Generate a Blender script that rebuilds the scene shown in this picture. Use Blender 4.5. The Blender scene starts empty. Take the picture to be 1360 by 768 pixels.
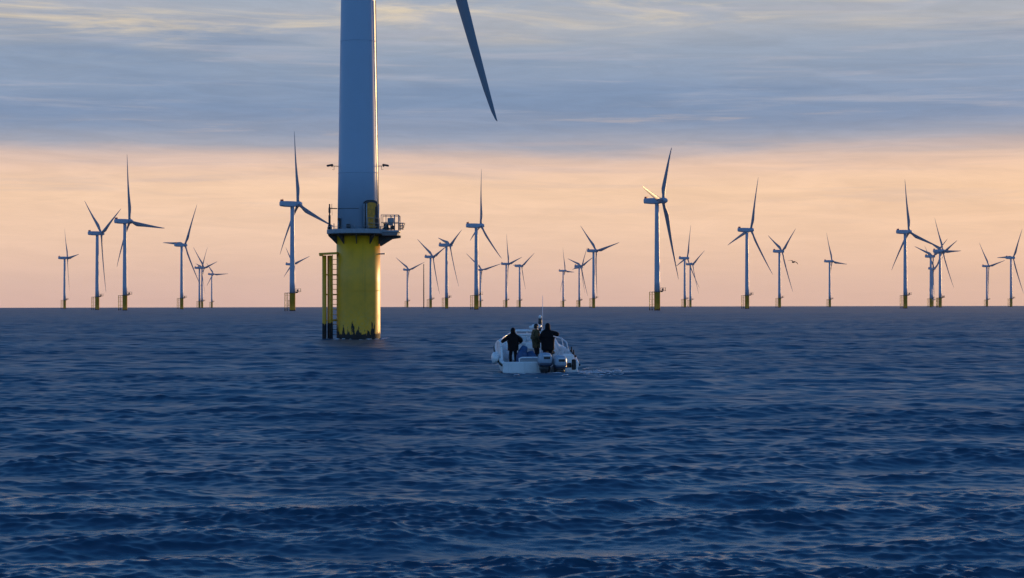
import bpy, math, random
import numpy as np
from mathutils import Matrix, Vector, noise as mnoise
random.seed(7); np.random.seed(7)
C = bpy.context.scene.collection
scn = bpy.context.scene
R = math.radians
PI = math.pi
RE = 7.4e6                      # effective earth radius (with refraction)
EYE = 3.0                       # camera height above the sea
SUN_AZ, SUN_EL = 38.0, 4.0      # degrees right of the view axis, above horizon

# ------------------------------------------------------------------ materials
def s2l(r, g, b):
    f = lambda c: (c/255/12.92) if c/255 <= .04045 else ((c/255+.055)/1.055)**2.4
    return (f(r), f(g), f(b), 1.0)

class NT:
    def __init__(s, nt): s.nt = nt; s.L = nt.links
    def n(s, t, **kw):
        x = s.nt.nodes.new(t)
        for k, v in kw.items(): setattr(x, k, v)
        return x
    def put(s, sock, v):
        if isinstance(v, bpy.types.NodeSocket): s.L.new(v, sock)
        else: sock.default_value = v
    def math(s, op, a, b=0.0, c=None, clamp=False):
        x = s.n('ShaderNodeMath', operation=op, use_clamp=clamp)
        s.put(x.inputs[0], a); s.put(x.inputs[1], b)
        if c is not None: s.put(x.inputs[2], c)
        return x.outputs[0]
    def sstep(s, v, a, b, lo=0.0, hi=1.0):
        x = s.n('ShaderNodeMapRange', interpolation_type='SMOOTHSTEP')
        s.put(x.inputs[0], v); x.inputs[1].default_value = a; x.inputs[2].default_value = b
        x.inputs[3].default_value = lo; x.inputs[4].default_value = hi
        return x.outputs[0]
    def mix(s, f, a, b, mode='MIX'):
        x = s.n('ShaderNodeMix', data_type='RGBA', blend_type=mode)
        s.put(x.inputs[0], f); s.put(x.inputs[6], a); s.put(x.inputs[7], b)
        return x.outputs[2]
    def noise(s, vec, scale, detail=4, rough=.55, dist=0.0):
        x = s.n('ShaderNodeTexNoise')
        s.put(x.inputs['Vector'], vec); x.inputs['Scale'].default_value = scale
        x.inputs['Detail'].default_value = detail; x.inputs['Roughness'].default_value = rough
        x.inputs['Distortion'].default_value = dist
        return x.outputs['Fac']
    def ramp(s, f, stops):
        x = s.n('ShaderNodeValToRGB'); cr = x.color_ramp
        while len(cr.elements) < len(stops): cr.elements.new(.5)
        for e, (p, c) in zip(cr.elements, stops): e.position = p; e.color = c
        s.put(x.inputs[0], f); return x.outputs[0]
    def xyz(s, v):
        x = s.n('ShaderNodeSeparateXYZ'); s.put(x.inputs[0], v); return x.outputs
    def comb(s, a, b, c):
        x = s.n('ShaderNodeCombineXYZ')
        for i, v in enumerate((a, b, c)): s.put(x.inputs[i], v)
        return x.outputs[0]

def base_mat(name):
    m = bpy.data.materials.new(name); m.use_nodes = True
    nt = m.node_tree
    return m, NT(nt), nt.nodes['Principled BSDF']

def paint(name, col, rough=.45, var=.12, scale=1.2, metal=0.0, streak=0.0, streak_col=(.12, .09, .06, 1), spec=.5):
    m, t, b = base_mat(name)
    tc = t.n('ShaderNodeTexCoord')
    n1 = t.noise(tc.outputs['Object'], scale, 5)
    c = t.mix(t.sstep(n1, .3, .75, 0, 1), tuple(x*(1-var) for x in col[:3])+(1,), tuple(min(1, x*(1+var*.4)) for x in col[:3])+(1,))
    if streak > 0:
        o = t.xyz(tc.outputs['Object'])
        v = t.comb(t.math('MULTIPLY', o[0], 2.2), t.math('MULTIPLY', o[1], 2.2), t.math('MULTIPLY', o[2], .12))
        c = t.mix(t.math('MULTIPLY', t.sstep(t.noise(v, 1.5, 5, .65), .52, .78), streak), c, streak_col)
    t.put(b.inputs['Base Color'], c)
    t.put(b.inputs['Roughness'], t.sstep(n1, .2, .8, rough-.08, rough+.08))
    b.inputs['Metallic'].default_value = metal
    b.inputs['Specular IOR Level'].default_value = spec
    return m

M = {}
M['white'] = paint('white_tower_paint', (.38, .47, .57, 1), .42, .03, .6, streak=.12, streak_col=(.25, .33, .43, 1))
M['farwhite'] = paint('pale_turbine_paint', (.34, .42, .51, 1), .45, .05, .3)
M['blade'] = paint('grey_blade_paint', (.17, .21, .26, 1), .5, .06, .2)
M['red'] = paint('red_light_casing', (.85, .06, .03, 1), .5, .1, 3)
M['steel'] = paint('galvanised_steel', (.30, .31, .32, 1), .45, .25, 5, metal=.4)
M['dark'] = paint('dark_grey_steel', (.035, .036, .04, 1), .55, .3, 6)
M['underside'] = paint('dark_bracket_paint', (.05, .05, .045, 1), .6, .3, 4)
M['deckgrey'] = paint('pale_deck_edge', (.33, .34, .35, 1), .6, .2, 4, streak=.35)
M['cabinet'] = paint('grey_cabinet_paint', (.36, .38, .40, 1), .5, .1, 4)
M['sunlit_door'] = paint('sunlit_ochre_door', (.80, .32, .02, 1), .6, .3, 4, streak=.4)  # rust-brown door, its colour raised to carry the golden sunlight on it
M['gel'] = paint('white_gelcoat', (.88, .85, .81, 1), .3, .06, 2.5, streak=.3, streak_col=(.35, .34, .30, 1))
M['gelgrey'] = paint('grey_nonslip_deck', (.40, .41, .42, 1), .6, .15, 5)
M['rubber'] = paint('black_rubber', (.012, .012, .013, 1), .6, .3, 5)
M['cowl'] = paint('silver_blue_engine_cowling', (.36, .43, .50, 1), .3, .08, 4)
M['band'] = paint('dark_blue_engine_band', (.03, .055, .095, 1), .35, .1, 4)
M['badge'] = paint('black_engine_badge', (.015, .017, .02, 1), .4, .2, 8)
M['alu'] = paint('bright_handrail_metal', (.85, .85, .84, 1), .3, .05, 8)
M['bluebag'] = paint('blue_tarpaulin', (.02, .085, .21, 1), .55, .35, 4)
M['tan'] = paint('tan_seat_vinyl', (.23, .115, .035, 1), .55, .3, 6)
M['skin'] = paint('skin', (.36, .19, .12, 1), .5, .1, 8)
M['hair'] = paint('dark_hair', (.012, .009, .008, 1), .6, .2, 14)
M['black'] = paint('black_jacket_cloth', (.0065, .0065, .008, 1), .85, .5, 7, spec=.2)
M['navy'] = paint('dark_trouser_cloth', (.010, .011, .016, 1), .85, .4, 7, spec=.2)
M['bird'] = paint('dark_feathers', (.012, .011, .011, 1), .7, .3, 6)
M['pole'] = paint('weathered_brown_pole', (.10, .07, .045, 1), .7, .2, 1)

def camo_mat():
    m, t, b = base_mat('khaki_camouflage_cloth')
    tc = t.n('ShaderNodeTexCoord')
    a = t.noise(tc.outputs['Object'], 5.5, 3); d = t.noise(tc.outputs['Object'], 9, 3)
    c = t.mix(t.sstep(a, .48, .54), (.10, .075, .035, 1), (.055, .05, .025, 1))
    c = t.mix(t.sstep(d, .56, .6), c, (.028, .02, .012, 1))
    t.put(b.inputs['Base Color'], c); b.inputs['Roughness'].default_value = .85
    b.inputs['Specular IOR Level'].default_value = .2
    return m
M['camo'] = camo_mat()

def yellow_mat(name, base, growth_top, spikes, wob):
    """yellow steel with a ragged black skirt of marine growth around the waterline"""
    m, t, b = base_mat(name)
    tc = t.n('ShaderNodeTexCoord'); P = tc.outputs['Object']; o = t.xyz(P)
    n1 = t.noise(P, .9, 6, .6)
    v = t.comb(t.math('MULTIPLY', o[0], 3.0), t.math('MULTIPLY', o[1], 3.0), t.math('MULTIPLY', o[2], .10))
    st = t.noise(v, 1.0, 6, .7)
    c = t.mix(t.sstep(n1, .3, .7), tuple(x*.82 for x in base[:3])+(1,), base)
    c = t.mix(t.math('MULTIPLY', t.sstep(st, .52, .8), .28), c, (.16, .075, .012, 1))
    zlow = t.sstep(o[2], 3.6, 1.2)
    c = t.mix(t.math('MULTIPLY', zlow, t.sstep(t.noise(P, 5, 4), .45, .62, 0, .16)), c, (.60, .50, .20, 1))
    v2 = t.comb(t.math('MULTIPLY', o[0], 1.0), t.math('MULTIPLY', o[1], 1.0), t.math('MULTIPLY', o[2], .22))
    sp = t.noise(v2, wob, 5, .62)
    edge = t.math('ADD', growth_top, t.math('MULTIPLY', t.math('POWER', t.sstep(sp, .42, .70), 1.3), spikes))
    fine = t.math('MULTIPLY', t.math('SUBTRACT', t.noise(P, 9, 4), .5), .35)
    g = t.sstep(t.math('SUBTRACT', t.math('ADD', o[2], fine), edge), .05, -.05)
    c = t.mix(g, c, (.010, .010, .008, 1))
    t.put(b.inputs['Base Color'], c)
    t.put(b.inputs['Roughness'], t.math('ADD', t.sstep(n1, .3, .7, .38, .52), t.math('MULTIPLY', g, .3)))
    return m
M['yellow'] = yellow_mat('yellow_foundation_paint', (.98, .44, .006, 1), .50, 1.7, 2.3)
M['yellowfar'] = yellow_mat('faded_yellow_foundation_paint', (.92, .52, .02, 1), .5, .9, .8)
M['yellowpost'] = yellow_mat('yellow_boat_landing_paint', (.85, .40, .010, 1), 1.35, .3, 2.0)

def glass_mat():
    m, t, b = base_mat('windscreen_glass')
    b.inputs['Base Color'].default_value = (.75, .8, .83, 1)
    b.inputs['Transmission Weight'].default_value = .75
    b.inputs['Roughness'].default_value = .08
    b.inputs['IOR'].default_value = 1.1
    return m
M['glass'] = glass_mat()

# ------------------------------------------------------------------ mesh builder
class MB:
    def __init__(s): s.v = []; s.f = []; s.sm = []
    def add(s, vs, fs, smooth=False, mat=None):
        o = len(s.v)
        s.v += [tuple(mat @ Vector(p)) if mat else tuple(p) for p in vs]
        s.f += [tuple(i+o for i in f) for f in fs]; s.sm += [smooth]*len(fs); return s
    def box(s, c, d, rot=None, bevel=.0, taper=1.0):
        x, y, z = (q/2 for q in d)
        b = min(bevel, min(x, y, z)*.9)
        vs, fs = [], []
        if b <= 0:
            for k, zz in enumerate((-z, z)):
                q = taper if k else 1
                vs += [(-x*q, -y*q, zz), (x*q, -y*q, zz), (x*q, y*q, zz), (-x*q, y*q, zz)]
            fs = [(3, 2, 1, 0), (4, 5, 6, 7), (0, 1, 5, 4), (1, 2, 6, 5), (2, 3, 7, 6), (3, 0, 4, 7)]
        else:
            def ring(zz, ins, q):
                X, Y = x*q-ins, y*q-ins; r = b
                return [(-X+r, -Y, zz), (X-r, -Y, zz), (X, -Y+r, zz), (X, Y-r, zz), (X-r, Y, zz), (-X+r, Y, zz), (-X, Y-r, zz), (-X, -Y+r, zz)]
            rings = [ring(-z, b, 1), ring(-z+b, 0, 1), ring(z-b, 0, taper), ring(z, b, taper)]
            for rg in rings: vs += rg
            fs.append(tuple(range(7, -1, -1))); fs.append(tuple(range(24, 32)))
            for k in range(3):
                for i in range(8):
                    j = (i+1) % 8; fs.append((k*8+i, k*8+j, k*8+8+j, k*8+8+i))
        mt = Matrix.Translation(c)
        if rot is not None: mt = mt @ rot
        return s.add(vs, fs, False, mt)
    def tube(s, pts, r, n=10, cap=True, smooth=True):
        pts = [Vector(p) for p in pts]; rs = r if isinstance(r, (list, tuple)) else [r]*len(pts)
        vs, fs = [], []; ref = None
        for i, p in enumerate(pts):
            d = (pts[min(i+1, len(pts)-1)]-pts[max(i-1, 0)]).normalized()
            if ref is None: ref = Vector((0, 0, 1)) if abs(d.z) < .9 else Vector((1, 0, 0))
            u = d.cross(ref).normalized(); w = u.cross(d).normalized(); ref = w
            for k in range(n):
                a = 2*PI*k/n; vs.append(p+(u*math.cos(a)+w*math.sin(a))*rs[i])
        for i in range(len(pts)-1):
            for k in range(n):
                j = (k+1) % n; fs.append((i*n+k, i*n+j, (i+1)*n+j, (i+1)*n+k))
        s.add(vs, fs, smooth)
        if cap:
            o = len(s.v)-len(vs)
            s.f += [tuple(o+k for k in range(n-1, -1, -1)), tuple(o+(len(pts)-1)*n+k for k in range(n))]; s.sm += [False, False]
        return s
    def lathe(s, prof, n=48, mat=None, cap=True, smooth=True):
        vs = [(r*math.cos(2*PI*k/n), r*math.sin(2*PI*k/n), z) for r, z in prof for k in range(n)]
        fs = [(i*n+k, i*n+(k+1) % n, (i+1)*n+(k+1) % n, (i+1)*n+k) for i in range(len(prof)-1) for k in range(n)]
        s.add(vs, fs, smooth, mat)
        if cap:
            o = len(s.v)-len(vs)
            s.f += [tuple(o+k for k in range(n-1, -1, -1)), tuple(o+(len(prof)-1)*n+k for k in range(n))]; s.sm += [False, False]
        return s
    def loft(s, rings, smooth=True, cap=True, closed=True):
        n = len(rings[0]); vs = [p for r in rings for p in r]
        fs = [(i*n+k, i*n+(k+1) % n, (i+1)*n+(k+1) % n, (i+1)*n+k) for i in range(len(rings)-1) for k in range(n if closed else n-1)]
        s.add(vs, fs, smooth)
        if cap:
            o = len(s.v)-len(vs)
            s.f += [tuple(o+k for k in range(n-1, -1, -1)), tuple(o+(len(rings)-1)*n+k for k in range(n))]; s.sm += [False, False]
        return s
    def prism(s, poly, thick, mat=None):        # polygon in XZ, thickness along Y
        n = len(poly); vs = [(x, -thick/2, z) for x, z in poly]+[(x, thick/2, z) for x, z in poly]
        fs = [tuple(range(n)), tuple(range(2*n-1, n-1, -1))]+[(i, i+n, (i+1) % n+n, (i+1) % n) for i in range(n)]
        return s.add(vs, fs, False, mat)
    def ball(s, c, r, n=12, m=8):
        rx, ry, rz = r if isinstance(r, (tuple, list)) else (r, r, r)
        rings = [[(c[0]+rx*math.sin(PI*i/m)*math.cos(2*PI*k/n), c[1]+ry*math.sin(PI*i/m)*math.sin(2*PI*k/n), c[2]-rz*math.cos(PI*i/m)) for k in range(n)] for i in range(1, m)]
        return s.loft(rings)
    def mesh(s, name):
        me = bpy.data.meshes.new(name); me.from_pydata(s.v, [], s.f)
        me.polygons.foreach_set('use_smooth', s.sm); me.validate(); me.update()
        return me
    def build(s, name, mat, parent=None):
        return link(name, s.mesh(name), mat, parent)

def link(name, me, mat, parent=None):
    o = bpy.data.objects.new(name, me); C.objects.link(o)
    if mat is not None and not me.materials: me.materials.append(mat)
    if parent is not None: o.parent = parent
    return o
def empty(name, loc, rz=0.0):
    o = bpy.data.objects.new(name, None); C.objects.link(o); o.location = loc; o.rotation_euler = (0, 0, rz)
    o.empty_display_size = .5; return o
def tag(o, label=None, cat=None, group=None, kind=None):
    if label: o['label'] = label
    if cat: o['category'] = cat
    if group: o['group'] = group
    if kind: o['kind'] = kind
    return o

# ------------------------------------------------------------------ the sea
rng = np.random.RandomState(21)
NW = 260
lam = np.exp(np.linspace(math.log(9.0), math.log(.085), NW))*np.exp(rng.uniform(-.012, .012, NW))
kk = 2*PI/lam
dlog = (math.log(9.0)-math.log(.085))/NW
B = .0095*np.ones(NW)                                    # slope variance per e-fold of wavelength
B *= np.where(lam > 3.5, .24, np.where(lam > 1.0, .62, np.where(lam > .5, .55, np.where(lam > .28, 1.3, 2.2))))
B *= np.where(lam > 6, .5, 1)
amp = np.sqrt(2*B*dlog)/kk
spread = np.where(lam > 3.5, 22, np.where(lam > 1.0, 34, 30))
wang = np.radians(-8 + spread*rng.randn(NW))              # travel direction, from +Y (away from the camera)
wdx, wdy = np.sin(wang), np.cos(wang)
wph = rng.uniform(0, 2*PI, NW)
CHOP = .95
SIG = math.sqrt(float(np.sum(amp[lam >= .9]**2))/2)

pky = 2*PI/np.exp(rng.uniform(math.log(1.6), math.log(70), 22)); pkx = pky*rng.normal(0, .16, 22)+rng.normal(0, .02, 22); pph = rng.uniform(0, 2*PI, 22)
def patches(x, y):
    """-1..1: wind-ruffled (high) and calmer (low) streaks of water, drawn out across the wind"""
    v = np.zeros_like(x)
    for a, b, c in zip(pkx, pky, pph): v += np.sin(a*x+b*y+c)
    return np.tanh(v/3.3*.95)
def waves(x, y, spacing):
    """wave height and sideways shift at points x, y; components too short for the local spacing are left out"""
    h = np.zeros_like(x); sx = np.zeros_like(x); sy = np.zeros_like(x)
    # slow gusts: rougher and calmer patches of water
    gust = 1 + .30*np.sin(x*.045+y*.021+1.2)*np.sin(y*.033-x*.012+.4) + .18*np.sin(x*.11-y*.07+2.2)
    crest = None
    for i in range(NW):
        w = np.clip((lam[i]/spacing-1.9)/1.4, 0, 1)
        if not np.any(w > 0): continue
        p = kk[i]*(x*wdx[i]+y*wdy[i])+wph[i]
        if lam[i] < .9 and crest is None:          # ripples gather on the crests of the longer waves
            patch = patches(x, y)
            crest = gust*(1+.30*patch)*np.clip(1+.22*h/SIG, .5, 1.6)
        g = crest if crest is not None else 1.0
        a = amp[i]*w*g
        h += a*np.cos(p); s = a*CHOP*np.sin(p)
        sx -= s*wdx[i]; sy -= s*wdy[i]
    return h, sx, sy
def wave_at(x, y):
    h, _, _ = waves(np.array([float(x)]), np.array([float(y)]), np.array([.05]))
    return float(h[0])

def build_sea():
    th = list(np.arange(-17.6, 17.6001, .058))
    a = 17.6; st = .08
    while a < 180: a += st; st *= 1.16; th.append(min(a, 180)); th.insert(0, -min(a, 180))
    th = np.radians(np.array(th)); nt = len(th)
    rs = [.4]
    r = .4
    while r < 16: r *= 1.16; rs.append(r)
    r = 17.0
    while r < 60: rs.append(r); r *= 1.0019
    while r < 350: rs.append(r); r *= 1.0020
    while r < 700: rs.append(r); r *= 1.00275
    while r < 7600: rs.append(r); r *= 1.0065
    rs.append(9000.); rs = np.array(rs); nr = len(rs)
    dr = np.gradient(rs)
    dth = np.gradient(th)
    co = np.empty((nr, nt, 3), np.float32)
    sub = np.empty((nr, nt), np.float32)
    st_, ct_ = np.sin(th), np.cos(th)
    for i0 in range(0, nr, 64):
        rr = rs[i0:i0+64, None]
        x = rr*st_[None, :]; y = rr*ct_[None, :]
        # radial spacing sets what the mesh can carry; crests are long across the view so the angular one counts half
        sp = np.maximum(dr[i0:i0+64, None]*np.ones_like(x), rr*dth[None, :]*.7)
        sp = np.where(rr < 16.5, np.maximum(sp, .3), sp)
        h, sx, sy = waves(x, y, sp)
        co[i0:i0+64, :, 0] = x+sx; co[i0:i0+64, :, 1] = y+sy
        co[i0:i0+64, :, 2] = h-(x*x+y*y)/(2*RE)
        lost = np.clip(np.log(np.maximum(sp*3.0, .085)/.085)*.011, 0, .052)
        sub[i0:i0+64, :] = lost*(1+.40*patches(x, y))
    nv = nr*nt
    i = np.arange(nr-1)[:, None]*nt; j = np.arange(nt-1)[None, :]
    q = np.stack([i+j, i+j+1, i+nt+j+1, i+nt+j], -1).reshape(-1, 4).astype(np.int32)
    q = q[:, ::-1]
    me = bpy.data.meshes.new('sea')
    me.vertices.add(nv); me.vertices.foreach_set('co', co.reshape(-1))
    me.loops.add(q.size); me.loops.foreach_set('vertex_index', np.ascontiguousarray(q).reshape(-1))
    me.polygons.add(len(q)); me.polygons.foreach_set('loop_start', np.arange(0, q.size, 4, dtype=np.int32))
    me.polygons.foreach_set('use_smooth', np.ones(len(q), bool))
    me.update(calc_edges=True)
    at = me.attributes.new('ripple', 'FLOAT', 'POINT')     # slope variance of ripples finer than the mesh
    at.data.foreach_set('value', sub.reshape(-1))
    if me.polygons[len(q)//2].normal.z < 0: me.flip_normals()
    m, t, b = base_mat('sea_water')
    tc = t.n('ShaderNodeTexCoord'); P = tc.outputs['Object']; o = t.xyz(P)
    n2 = t.noise(P, .02, 3)
    t.put(b.inputs['Base Color'], t.mix(t.sstep(n2, .3, .7), WATER_A, WATER_B))
    at = t.n('ShaderNodeAttribute', attribute_name='ripple')
    # GGX: alpha^2 = 2 * slope variance, roughness = sqrt(alpha)
    rough = t.math('POWER', t.math('ADD', t.math('MULTIPLY', at.outputs['Fac'], 1.0), .0002), .25)
    t.put(b.inputs['Roughness'], t.math('MINIMUM', rough, .55))
    b.inputs['IOR'].default_value = 1.333; b.inputs['Specular IOR Level'].default_value = .48
    v = t.comb(t.math('MULTIPLY', o[0], .55), o[1], o[2])
    nb = t.math('ADD', t.noise(v, 9, 3, .6, .3), t.math('MULTIPLY', t.noise(v, 3.2, 3, .6, .6), 1.6))
    bp = t.n('ShaderNodeBump'); bp.inputs['Strength'].default_value = .22; bp.inputs['Distance'].default_value = .025
    t.put(bp.inputs['Height'], nb); t.put(b.inputs['Normal'], bp.outputs[0])
    return tag(link('sea', me, m), 'dark blue choppy sea reaching to the horizon', None, None, 'structure')

WATER_A = (.015, .058, .098, 1); WATER_B = (.019, .068, .112, 1)
sea = build_sea()

# ------------------------------------------------------------------ turbine shapes
def blade_mesh():
    """42 m blade: root along +Z, chord along Y, thickness along X; straight leading edge, twisted, bent a little upwind"""
    mb = MB(); rings = []
    st = [(1.0, 1.7, 1.0), (2.4, 1.75, .98), (4.0, 2.1, .74), (6.0, 2.75, .46), (8.4, 3.15, .32), (12, 2.85, .26), (17, 2.35, .22), (23, 1.85, .20), (29, 1.40, .18), (35, .98, .17), (39, .66, .16), (41, .42, .15), (41.8, .2, .15), (42.0, .05, .2)]
    for z, ch, tk in st:
        tw = R(16*max(0, 1-z/30)**1.5+1.5)
        if z < 3: tw = R(16)
        le = .85 if z < 3 else .85-.30*min(1, (z-3)/30)
        ring = []
        for k in range(16):
            a = 2*PI*k/16
            y = le-ch/2+ch/2*math.cos(a)
            fat = 1.0 if tk > .9 else (.35+.65*((1+math.cos(a))/2)**.5)
            x = ch*tk/2*math.sin(a)*fat
            xr = x*math.cos(tw)-y*math.sin(tw); yr = x*math.sin(tw)+y*math.cos(tw)
            ring.append((xr+.0009*z*z, yr, z))
        rings.append(ring)
    return mb.loft(rings).mesh('blade')
BLADE = blade_mesh(); BLADE.materials.append(M['blade'])

def tower_mesh(r0, z0, r1, z1, seams, n=64):
    mb = MB().lathe([(r0+(r1-r0)*k/8, z0+(z1-z0)*k/8) for k in range(9)], n)
    for zs in seams:
        r = r0+(r1-r0)*(zs-z0)/(z1-z0)
        mb.lathe([(r+.012, zs-.035), (r+.012, zs+.035)], n, smooth=True)
    return mb.mesh('tower')

def nacelle_mesh():
    mb = MB(); rings = []
    for x, hw, zb, zt in ((-7.4, 1.25, -1.1, 1.1), (-7.1, 1.5, -1.4, 1.4), (-4, 1.65, -1.7, 1.5), (0, 1.65, -1.75, 1.5), (1.8, 1.45, -1.5, 1.4), (2.2, 1.2, -1.2, 1.2)):
        c = .45; ring = []
        for (sy, sz, order) in ((1, 1, 0), (-1, 1, 1), (-1, -1, 0), (1, -1, 1)):
            z = zt if sz > 0 else zb
            p1 = (x, sy*(hw-c), z); p2 = (x, sy*hw, z-sz*c)
            ring += [p2, p1] if order == 0 else [p1, p2]
        rings.append(ring)
    mb.loft(rings, smooth=False)
    mb.lathe([(1.15, -2.6), (1.15, -1.7)], 20)
    return mb.mesh('nacelle')
NAC = nacelle_mesh(); NAC.materials.append(M['farwhite'])
_l = MB().box((-6.4, 0, 1.9), (1.3, 2.0, .9), bevel=.12)
_l.tube([(-5.6, .6, 1.4), (-5.6, .6, 3.0)], .06, 6)
LIGHT = _l.mesh('aviation_light'); LIGHT.materials.append(M['red'])
def hub_mesh():
    prof = [(1.2, -1.5), (1.55, -1.1), (1.62, .6), (1.4, 1.6), (.95, 2.3), (.4, 2.75), (.05, 2.85)]
    mb = MB().lathe(prof, 24, Matrix.Rotation(R(90), 4, 'Y'))
    return mb.mesh('hub')
HUB = hub_mesh(); HUB.materials.append(M['farwhite'])
OVER = 3.6

def far_parts():
    p = {}
    p['transition_piece'] = MB().lathe([(1.62, -4), (1.62, 9.6), (1.85, 9.62), (1.85, 9.9)], 32).mesh('transition_piece'); p['transition_piece'].materials.append(M['yellowfar'])
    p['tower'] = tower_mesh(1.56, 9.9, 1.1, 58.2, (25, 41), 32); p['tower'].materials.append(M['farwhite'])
    mb = MB().lathe([(2.4, 9.95), (2.7, 10.0), (2.7, 10.25), (1.4, 10.25)], 16, smooth=False)
    mb.box((3.2, 0, 10.75), (3.0, 2.4, .25)); mb.box((2.5, 0, 10.4), (1.4, 1.4, .55)); mb.box((-3.0, -.6, 10.05), (2.6, .9, .22))
    p['platform'] = mb.mesh('platform'); p['platform'].materials.append(M['underside'])
    mb = MB()
    pts = [(1.9, -1.15), (3.2, -1.15), (4.6, -1.15), (4.6, 0), (4.6, 1.15), (3.2, 1.15), (1.9, 1.15)]
    for x, y in pts: mb.tube([(x, y, 10.85), (x, y, 12.5)], .05, 5)
    for z in (11.6, 12.5): mb.tube([(x, y, z) for x, y in pts], .05, 5)
    mb.box((3.0, -.6, 11.5), (.9, .7, 1.1))
    p['railing'] = mb.mesh('railing'); p['railing'].materials.append(M['dark'])
    mb = MB()
    for x, r in ((-4.15, .22), (-2.6, .15)): mb.tube([(x, -.6, -3), (x, -.6, 10.0)], r, 8)
    mb.tube([(-3.3, -.6, -2), (-3.3, -.6, 10.0)], .1, 6)
    for k in range(11): mb.tube([(-4.15 if k % 3 == 0 else -3.3, -.6, .6+k*.9), (-2.6 if k % 3 else -1.4, -.6, .6+k*.9)], .07, 5)
    p['boat_landing'] = mb.mesh('boat_landing'); p['boat_landing'].materials.append(M['yellowpost'])
    return p
FP = far_parts()

GROUP = 'white wind turbines standing in the sea along the horizon'
def far_turbine(x, D, yaw, blades, label, pitch=None):
    y = D
    alpha = math.degrees(math.atan2(x, y)); yaw = yaw if pitch else -yaw-2*alpha      # upwind side turned away from the camera
    root = empty('wind_turbine', (x, y, -(x*x+y*y)/(2*RE)), R(yaw))
    tag(root, label, 'wind turbine', GROUP)
    for nm in ('transition_piece', 'tower', 'platform', 'boat_landing'):
        o = link(nm, FP[nm], None, root)
        if nm in ('platform', 'boat_landing'): o.rotation_euler.z = -R(yaw)
        if nm == 'platform': rl = link('railing', FP['railing'], None, o)
    n = link('nacelle', NAC, None, root); n.location = (0, 0, 60)
    link('aviation_light', LIGHT, None, n)
    h = link('hub', HUB, None, root); h.location = (OVER, 0, 60)
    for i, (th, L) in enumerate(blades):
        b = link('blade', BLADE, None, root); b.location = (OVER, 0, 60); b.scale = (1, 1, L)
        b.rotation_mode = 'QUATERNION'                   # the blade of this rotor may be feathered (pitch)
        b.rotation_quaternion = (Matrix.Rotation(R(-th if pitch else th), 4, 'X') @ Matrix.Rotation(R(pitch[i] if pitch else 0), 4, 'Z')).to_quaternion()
    return root

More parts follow.
